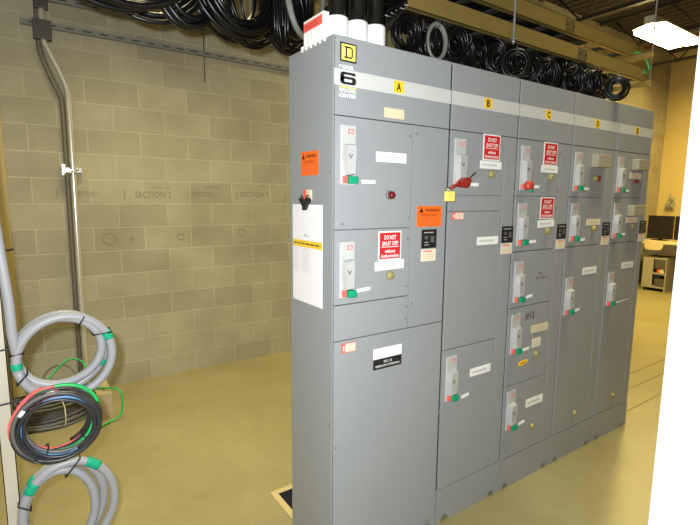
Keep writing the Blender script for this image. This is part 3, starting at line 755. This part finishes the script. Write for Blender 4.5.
obj('pipe_clamp', m, cd)
m = MB(); m.wbox(-.865, -.745, W-.11, W-.045, 2.84, 2.98, 'darksteel', .003); obj('bracket', m, cd)
m = MB(); m.wbox(-.850, -.755, yc-.03, yc+.02, 3.06, 3.20, 'darksteel', .004); obj('coupling', m, cd)

# ------------------------------------------------------------------ left foreground: post, coils, floor pile, box
po = thing('strut_post', (-1.117, .53, 0), 'off-white upright steel post at the left edge holding the coils', 'post')
m = MB(); m.wbox(-1.142, -1.097, .51, .513, 0, 3.2, 'post'); 
m.wbox(-1.142, -1.139, .51, .552, 0, 3.2, 'post'); m.wbox(-1.100, -1.097, .51, .552, 0, 3.2, 'post'); obj('channel', m, po)
for z in (1.47, 1.11, .905):
    m = MB(); m.tube([(-1.146, .506, z), (-1.120, .505, z+.004), (-1.062, .490, z+.012), (-1.050, .52, z+.012), (-1.09, .556, z), (-1.146, .556, z)], .0035, 'black', 6, closed=True); obj('cable_tie', m, po)

def turns_path(c, turns, n=40, start=PI):
    """turns: (dx, dz, rx, rz, dy) of each turn, blended one into the next"""
    c = Vector(c); P = []
    for i in range(len(turns)):
        A, B = turns[i], turns[min(i+1, len(turns)-1)]
        for k in range(n):
            t = k/n; q = max(0, (t-.6)/.4); q = q*q*(3-2*q)
            dx, dz, rx, rz, dy = [u*(1-q)+v*q for u, v in zip(A, B)]
            a = start-2*PI*t
            P.append(c+Vector((dx+rx*math.cos(a), dy, dz+rz*math.sin(a))))
    return P
def flexcoil(name, label, c, turns, r, tapes, ties, tail=None):
    t = thing(name, c, label, 'conduit coil')
    P = turns_path(c, turns)
    if tail: P = spl(tail+[P[0]], 10)[:-1]+P
    m = MB(); m.tube(P, r, 'flex', 12); obj('conduit', m, t)
    c = Vector(c)
    for ti, ang, wd_ in tapes:
        dx, dz, rx, rz, dy = turns[ti]
        seg = [c+Vector((dx+rx*math.cos((ang+wd_*(q/6-.5))*PI/180), dy, dz+rz*math.sin((ang+wd_*(q/6-.5))*PI/180))) for q in range(7)]
        m = MB(); m.tube(seg, [r*1.10, r*1.14, r*1.10, r*1.15, r*1.11, r*1.14, r*1.10], 'tapegreen', 12); obj('green_tape', m, t)
    for tis, ang in ties:
        m = MB()
        pts = []
        for ti in tis:
            dx, dz, rx, rz, dy = turns[ti]
            pts.append(c+Vector((dx+rx*math.cos(ang*PI/180), dy, dz+rz*math.sin(ang*PI/180))))
        u = Vector((math.cos(ang*PI/180), 0, math.sin(ang*PI/180)))
        o_ = max(pts, key=lambda p: (p-c).dot(u)); i_ = min(pts, key=lambda p: (p-c).dot(u))
        ymin = min(p.y for p in pts)-r*1.12; ymax = max(p.y for p in pts)+r*1.12
        o_ = o_+u*r*1.12; i_ = i_-u*r*1.12
        ring = [Vector((o_.x, ymin, o_.z)), Vector((o_.x, ymax, o_.z)), Vector((i_.x, ymax, i_.z)), Vector((i_.x, ymin, i_.z))]
        m.tube(ring, .0035, 'wblack', 6, closed=True); obj('tie', m, t)
    return t
flexcoil('conduit_coil', 'upper grey flexible conduit coil tied to the off-white post', (-.914, .50, 1.058),
         [(-.012, .026, .140, .128, .0), (-.006, .014, .150, .146, .036), (.004, -.002, .160, .160, -.004)], .0168,
         [(2, 183, 9), (1, 213, 16), (2, 24, 12), (1, -28, 10)], [((0, 1, 2), 26), ((0, 1, 2), 172), ((1, 2), 205), ((0,), 58)],
         tail=[(-1.12, .485, 3.42), (-1.118, .485, 2.6), (-1.108, .485, 1.9), (-1.092, .485, 1.55), (-1.076, .485, 1.30), (-1.074, .49, 1.18)])
flexcoil('conduit_coil', 'lower grey flexible conduit coil near the floor with green tape on top', (-.938, .50, .435),
         [(-.030, -.010, .122, .172, .0), (-.014, -.004, .142, .180, .036), (.004, .0, .160, .188, -.006)], .0172,
         [(2, 57, 19), (2, 140, 14), (1, 133, 12)], [((0, 1, 2), 76), ((0, 1, 2), 160), ((0, 1), 290)])
t = thing('wire_coil', (-.957, .42, .828), 'coil of red, green, blue and black wires between the two grey coils', 'wire coil')
spec = [('wblack', .0075, 6), ('wpink', .0058, 1), ('wblack', .007, 16), ('wpink', .0066, 2), ('wgreen', .0075, 3), ('wgrey', .008, 8), ('wblack', .0075, 7), ('wpink', .0055, 10), ('wgreen', .0065, 4),
        ('wblue', .006, 5), ('wblack', .008, 22), ('wblack', .0065, 11), ('wgrey', .0065, 9), ('wblue', .0055, 12), ('wpink', .005, 14), ('wblack', .006, 15)]
for mat, r_, sd in spec:
    dy_ = ((sd*7) % 11-5)*.006+{'wpink': .004, 'wblack': -.006}.get(mat, 0)
    m = MB(); m.tube(coil_path((-.957, .42+dy_, .828), .139, .136, -.08, 1.55, .030, .028, 200+sd, sd*1.9, 0, wob=.10), r_, mat, 7)
    obj({'wpink': 'red_wire', 'wgreen': 'green_wire', 'wblue': 'blue_wire', 'wblack': 'black_wire', 'wgrey': 'grey_wire'}[mat], m, t)
for a, L, mat in ((4.3, .034, 'wblack'), (5.6, .030, 'wblack'), (1.7, .012, 'white'), (2.5, .012, 'white'), (4.15, .010, 'white')):
    cc = Vector((-.957+.122*math.cos(a), .42, .828+.120*math.sin(a))); u = Vector((math.cos(a), 0, math.sin(a))); v = Vector((-math.sin(a), 0, math.cos(a)))
    m = MB()
    if mat == 'wblack': m.tube([cc+u*(L*math.cos(q*PI/8))+Vector((0, 1, 0))*(.042*math.sin(q*PI/8)) for q in range(16)], .003, mat, 6, closed=True)
    else: m.tube([cc+u*.012+v*-.012-Vector((0, .034, 0)), cc+u*.012+v*.012-Vector((0, .034, 0))], .009, mat, 8)
    obj('tie' if mat == 'wblack' else 'white_tape', m, t)
# floor pile
t = thing('cable_coil', (-.95, 2.45, 0), 'flat dark grey cable coil lying on the floor by the wall', 'cable coil')
m = MB()
for q in range(13):
    z = .016+.013*q; r_ = .27-.05*abs(math.sin(q*1.7)); ph = q*.7
    m.tube([(-.95+(r_+.012*math.sin(3*a*PI/18+ph))*math.cos(a*PI/18), 2.45+(r_*.72)*math.sin(a*PI/18), z+.008*math.sin(2*a*PI/18+ph)) for a in range(36)], .012, 'wgrey', 7, closed=True)
obj('cable', m, t)
for a in (4.1, 5.0):
    cc = Vector((-.95+.25*math.cos(a), 2.45+.18*math.sin(a), .095)); u = Vector((math.cos(a), math.sin(a), 0))
    m = MB(); m.tube([cc+u*(.05*math.cos(q*PI/8))+Vector((0, 0, .095*math.sin(q*PI/8))) for q in range(16)], .004, 'cream', 6, closed=True); obj('tie', m, t)
m = MB(); m.tube(spl([(-1.0, 2.50, .215), (-.92, 2.6, .30), (-.80, 2.66, .38), (-.70, 2.62, .34), (-.70, 2.5, .22), (-.82, 2.42, .225), (-.66, 2.36, .215), (-.52, 2.20, .225), (-.50, 2.17, .13), (-.52, 2.16, .04), (-.60, 2.14, .012), (-.68, 2.08, .012)], 8), .007, 'wgreen', 7)
m.tube(spl([(-1.02, 2.46, .205), (-.95, 2.62, .33), (-.82, 2.64, .34), (-.74, 2.55, .24)], 8), .006, 'wgrey', 7)
tag(obj('green_wire', m, None, (-.75, 2.45, .2)), 'loose green wire looping over the floor coil and the cardboard box', 'wire')
bx = thing('cardboard_box', (-.68, 2.33, 0), 'small tan cardboard box on the floor beside the dark cable coil', 'box')
m = MB(); m.wbox(-.66, -.555, 2.22, 2.55, 0, .20, 'card', .004); obj('carton', m, bx)
m = MB(); m.wbox(-.658, -.61, 2.222, 2.548, .2005, .204, 'card'); obj('flap', m, bx)
m = MB(); m.wbox(-.605, -.557, 2.222, 2.548, .2005, .205, 'card'); obj('flap', m, bx)
# cables in the trench behind the cabinets
for q in range(3):
    m = MB(); m.tube([(.10+.05*q, .40, -.16), (.11+.05*q, .52, -.10-.02*q), (.12+.05*q, .67, -.17)], .016, 'rubber', 8)
    tag(obj('trench_cable', m, None, (.1+.05*q, .5, -.15)), 'black cable lying in the floor trench behind the cabinets', 'cable', 'trench cables')

# ------------------------------------------------------------------ far right: light, joists, pipes, desk
lt = thing('ceiling_light', (6.3, 1.52, 3.9), 'glowing fluorescent fixture hanging from the dark roof at top right', 'ceiling light')
lx0, lx1, ly0, ly1, lz = 5.75, 6.87, 1.32, 1.72, 3.90
m = MB(); m.wbox(lx0, lx1, 1.46, 1.58, lz+.03, lz+.13, 'lampwhite', .004)
for s in (-1, 1):
    pts = [(0, .035), (s*.20, 0.), (s*.20, .006), (0, .045)]
    m.prism(Fr((lx0, 1.52, lz), (0, 1, 0), (0, 0, 1)), pts if s > 0 else pts[::-1], 0, lx1-lx0, 'lampwhite')
obj('housing', m, lt)
for s in (-.10, .10):
    m = MB(); m.wbox(lx0+.02+.04*(s < 0), lx1-.02-.04*(s > 0), 1.52+s-.088, 1.52+s+.088, lz-.055, lz-.004, 'lamp', .012); obj('tube_lamp', m, lt)
for x in (lx0+.1, lx1-.1):
    m = MB(); m.tube([(x, 1.52, lz+.12), (x, 1.52, ZC)], .006, 'darksteel', 6); obj('chain', m, lt)
def joist(x):
    t = thing('roof_joist', (x, 0, 4.1), 'dark open-web steel joist under the roof deck', 'roof joist', 'roof joists')
    m = MB(); m.wbox(x-.04, x+.04, Y0+.02, W-.02, ZC-.05, ZC-.004, 'joist'); obj('top_chord', m, t)
    m = MB(); m.wbox(x-.04, x+.04, Y0+.3, W-.25, 4.08, 4.12, 'joist'); obj('bottom_chord', m, t)
    m = MB(); y = Y0+.3; up = True; P = []
    while y < W-.2:
        P.append((x, y, ZC-.04 if up else 4.10)); up = not up; y += .42
    m.tube(P, .016, 'joist', 6); obj('web_rod', m, t)
for x in (4.0, 5.4, 7.1, 8.5): joist(x)
m = MB(); m.tube([(4.2, .9, 4.40), (9.8, .9, 4.40)], .02, 'tray', 10)
tag(obj('ceiling_conduit', m, None, (7, .9, 4.4)), 'pale thin conduit running under the roof above the light', 'conduit')
m = MB(); m.tube([(8.05, -3, 4.30), (8.05, 2.6, 4.30)], .022, 'copper', 10)
tag(obj('ceiling_pipe', m, None, (8.05, 0, 4.3)), 'reddish copper pipe under the roof at the right', 'pipe')

dk = thing('desk', (9.0, 2.3, 0), 'cream topped counter along the far right wall beyond the cabinets', 'desk')
dx0, dx1, dy0, dy1, dz = 8.55, 9.85, 1.2, 2.72, .93
m = MB(); m.wbox(dx0, dx1, dy0, dy1, dz-.04, dz, 'desk', .012); obj('desk_top', m, dk)
m = MB(); m.wbox(dx0+.3, dx1-.02, dy0, dy1-.05, dz-.26, dz-.0405, 'cab', .004); obj('apron', m, dk)
m = MB(); m.wbox(dx0+.5, dx1-.02, dy0, dy0+.04, 0, dz-.26, 'cab'); obj('leg_panel', m, dk)
sh = thing('shelf_cabinet', (8.85, 2.35, 0), 'small steel cabinet with open shelves under the far counter', 'cabinet')
m = MB(); sx0, sx1, sy0, sy1 = 8.62, 9.10, 2.14, 2.54
m.wbox(sx0, sx1, sy0, sy0+.02, 0, .64, 'cab'); m.wbox(sx0, sx1, sy1-.02, sy1, 0, .64, 'cab')
for z in (0.06, .32, .60): m.wbox(sx0, sx1, sy0+.02, sy1-.02, z, z+.03, 'cab')
m.wbox(sx1-.02, sx1, sy0+.02, sy1-.02, .09, .60, 'cab'); obj('carcass', m, sh)
m = MB(); m.wbox(sx0-.012, sx0, 2.36, 2.54, .06, .63, 'cab', .003); obj('side_door', m, sh)
m = MB(); m.wbox(sx0-.013, sx0+.01, 2.16, 2.34, .44, .59, 'cabdark', .003); obj('drawer', m, sh)
m = MB(); m.wbox(sx0+.03, sx1-.03, sy0+.03, 2.34, .092, .24, 'cabdark', .01); tag(obj('bundle', m, None, (8.85, 2.2, .09)), 'dark bundle on the bottom shelf of the far cabinet', 'bundle')
m = MB(); m.wbox(sx0+.01, sx0+.25, 2.255, 2.30, .352, .43, 'orange', .005); m.wbox(sx0+.01, sx0+.20, 2.185, 2.2545, .352, .43, 'cream', .004); tag(obj('carton', m, None, (8.75, 2.13, .35)), 'orange and cream carton on the middle shelf of the far cabinet', 'box')
def monitor(y0, y1, rotlab, xx=9.0):
    t = thing('monitor', (xx, (y0+y1)/2, dz), rotlab, 'monitor')
    m = MB(); m.wbox(xx-.02, xx+.03, y0, y1, dz+.03, dz+.47, 'screen', .006); obj('screen_panel', m, t)
    yc_ = (y0+y1)/2
    m = MB(); m.wbox(xx+.03, xx+.06, yc_-.03, yc_+.03, dz+.015, dz+.3, 'screen'); m.wbox(xx-.08, xx+.12, yc_-.12, yc_+.12, dz+.0005, dz+.018, 'screen', .004); obj('stand', m, t)
monitor(2.24, 2.68, 'black monitor at the left on the far counter, beside section E')
monitor(1.76, 2.21, 'black monitor at the right on the far counter, partly behind the white pillar', 8.98)
m = MB(); P = [(-.16, 0), (.16, 0), (.16, -.10), (.13, -.15), (.07, -.165), (-.07, -.165), (-.13, -.15), (-.16, -.10)]
m.prism(Fr((dx0-.012, 2.36, dz+.012), (0, -1, 0), (0, 0, 1)), P, 0, .006, 'desk')
m.wbox(dx0-.015, dx0+.25, 2.20, 2.52, dz+.001, dz+.006, 'desk')
tag(obj('hanging_cloth', m, None, (dx0, 2.36, dz)), 'cream cloth with rounded corners hanging over the counter edge', 'cloth')
m = MB(); 
for q in range(14):
    a = random.uniform(-.06, .06); b_ = random.uniform(-.08, .12)
    m.tube([(9.84, 2.66+a*.6, 1.72+b_), (9.80, 2.66+a*1.5, 1.64+b_), (9.82, 2.66+a, 1.56+b_)], .014, 'cab', 5)
tag(obj('hanging_bundle', m, None, (9.82, 2.66, 1.65)), 'dark bundle hanging on the far wall above the monitors', 'bundle')

# ------------------------------------------------------------------ light
def area(name, loc, size, power, col, rot=(0, 0, 0), size_y=None, spread=125):
    l = bpy.data.lights.new(name, 'AREA'); l.energy = power; l.color = col; l.size = size
    l.spread = math.radians(spread)
    if size_y: l.shape = 'RECTANGLE'; l.size_y = size_y
    o = bpy.data.objects.new(name, l); C.objects.link(o); o.location = loc; o.rotation_euler = rot; return o
warm = (1., .90, .50)
# the camera's flash, just up and left of the lens
fl = bpy.data.lights.new('camera_flash', 'POINT'); fl.energy = 290; fl.color = (.93, .975, 1.); fl.shadow_soft_size = .02
fo = bpy.data.objects.new('camera_flash', fl); C.objects.link(fo); fo.location = co.matrix_world @ Vector((-.05, .06, 0.02))
# ceiling lamps out of the frame; aisle and far right ones added as fill
area('unseen_lamp', (-.35, 1.45, 4.2), 1.2, 40, warm, size_y=.4, spread=95)
area('unseen_lamp', (1.6, 1.7, 4.1), 1.2, 24, warm, size_y=.4, spread=110)
area('unseen_lamp', (2.1, -.42, 4.3), 1.4, 15, warm, size_y=.3, spread=60)  # added unseen lamp, brightens the aisle floor and spares the cabinet fronts
area('unseen_lamp', (8.3, 1.3, 4.2), 1.2, 95, (1., .77, .27), size_y=.4, spread=165)  # added unseen lamp, brightens the far right walls
area('fixture_glow', (6.31, 1.52, 3.83), 1.1, 170, (1., .76, .24), size_y=.36, spread=160)
M['lamp'].node_tree.nodes['Principled BSDF'].inputs['Emission Strength'].default_value = 42
wd = bpy.data.worlds.new('world'); sc.world = wd; wd.use_nodes = True
wd.node_tree.nodes['Background'].inputs[0].default_value = (.1, .08, .05, 1); wd.node_tree.nodes['Background'].inputs[1].default_value = .1

vs = sc.view_settings; vs.view_transform = 'Standard'; vs.look = 'None'; vs.exposure = 0.1; vs.gamma = 1.0; vs.use_curve_mapping = False
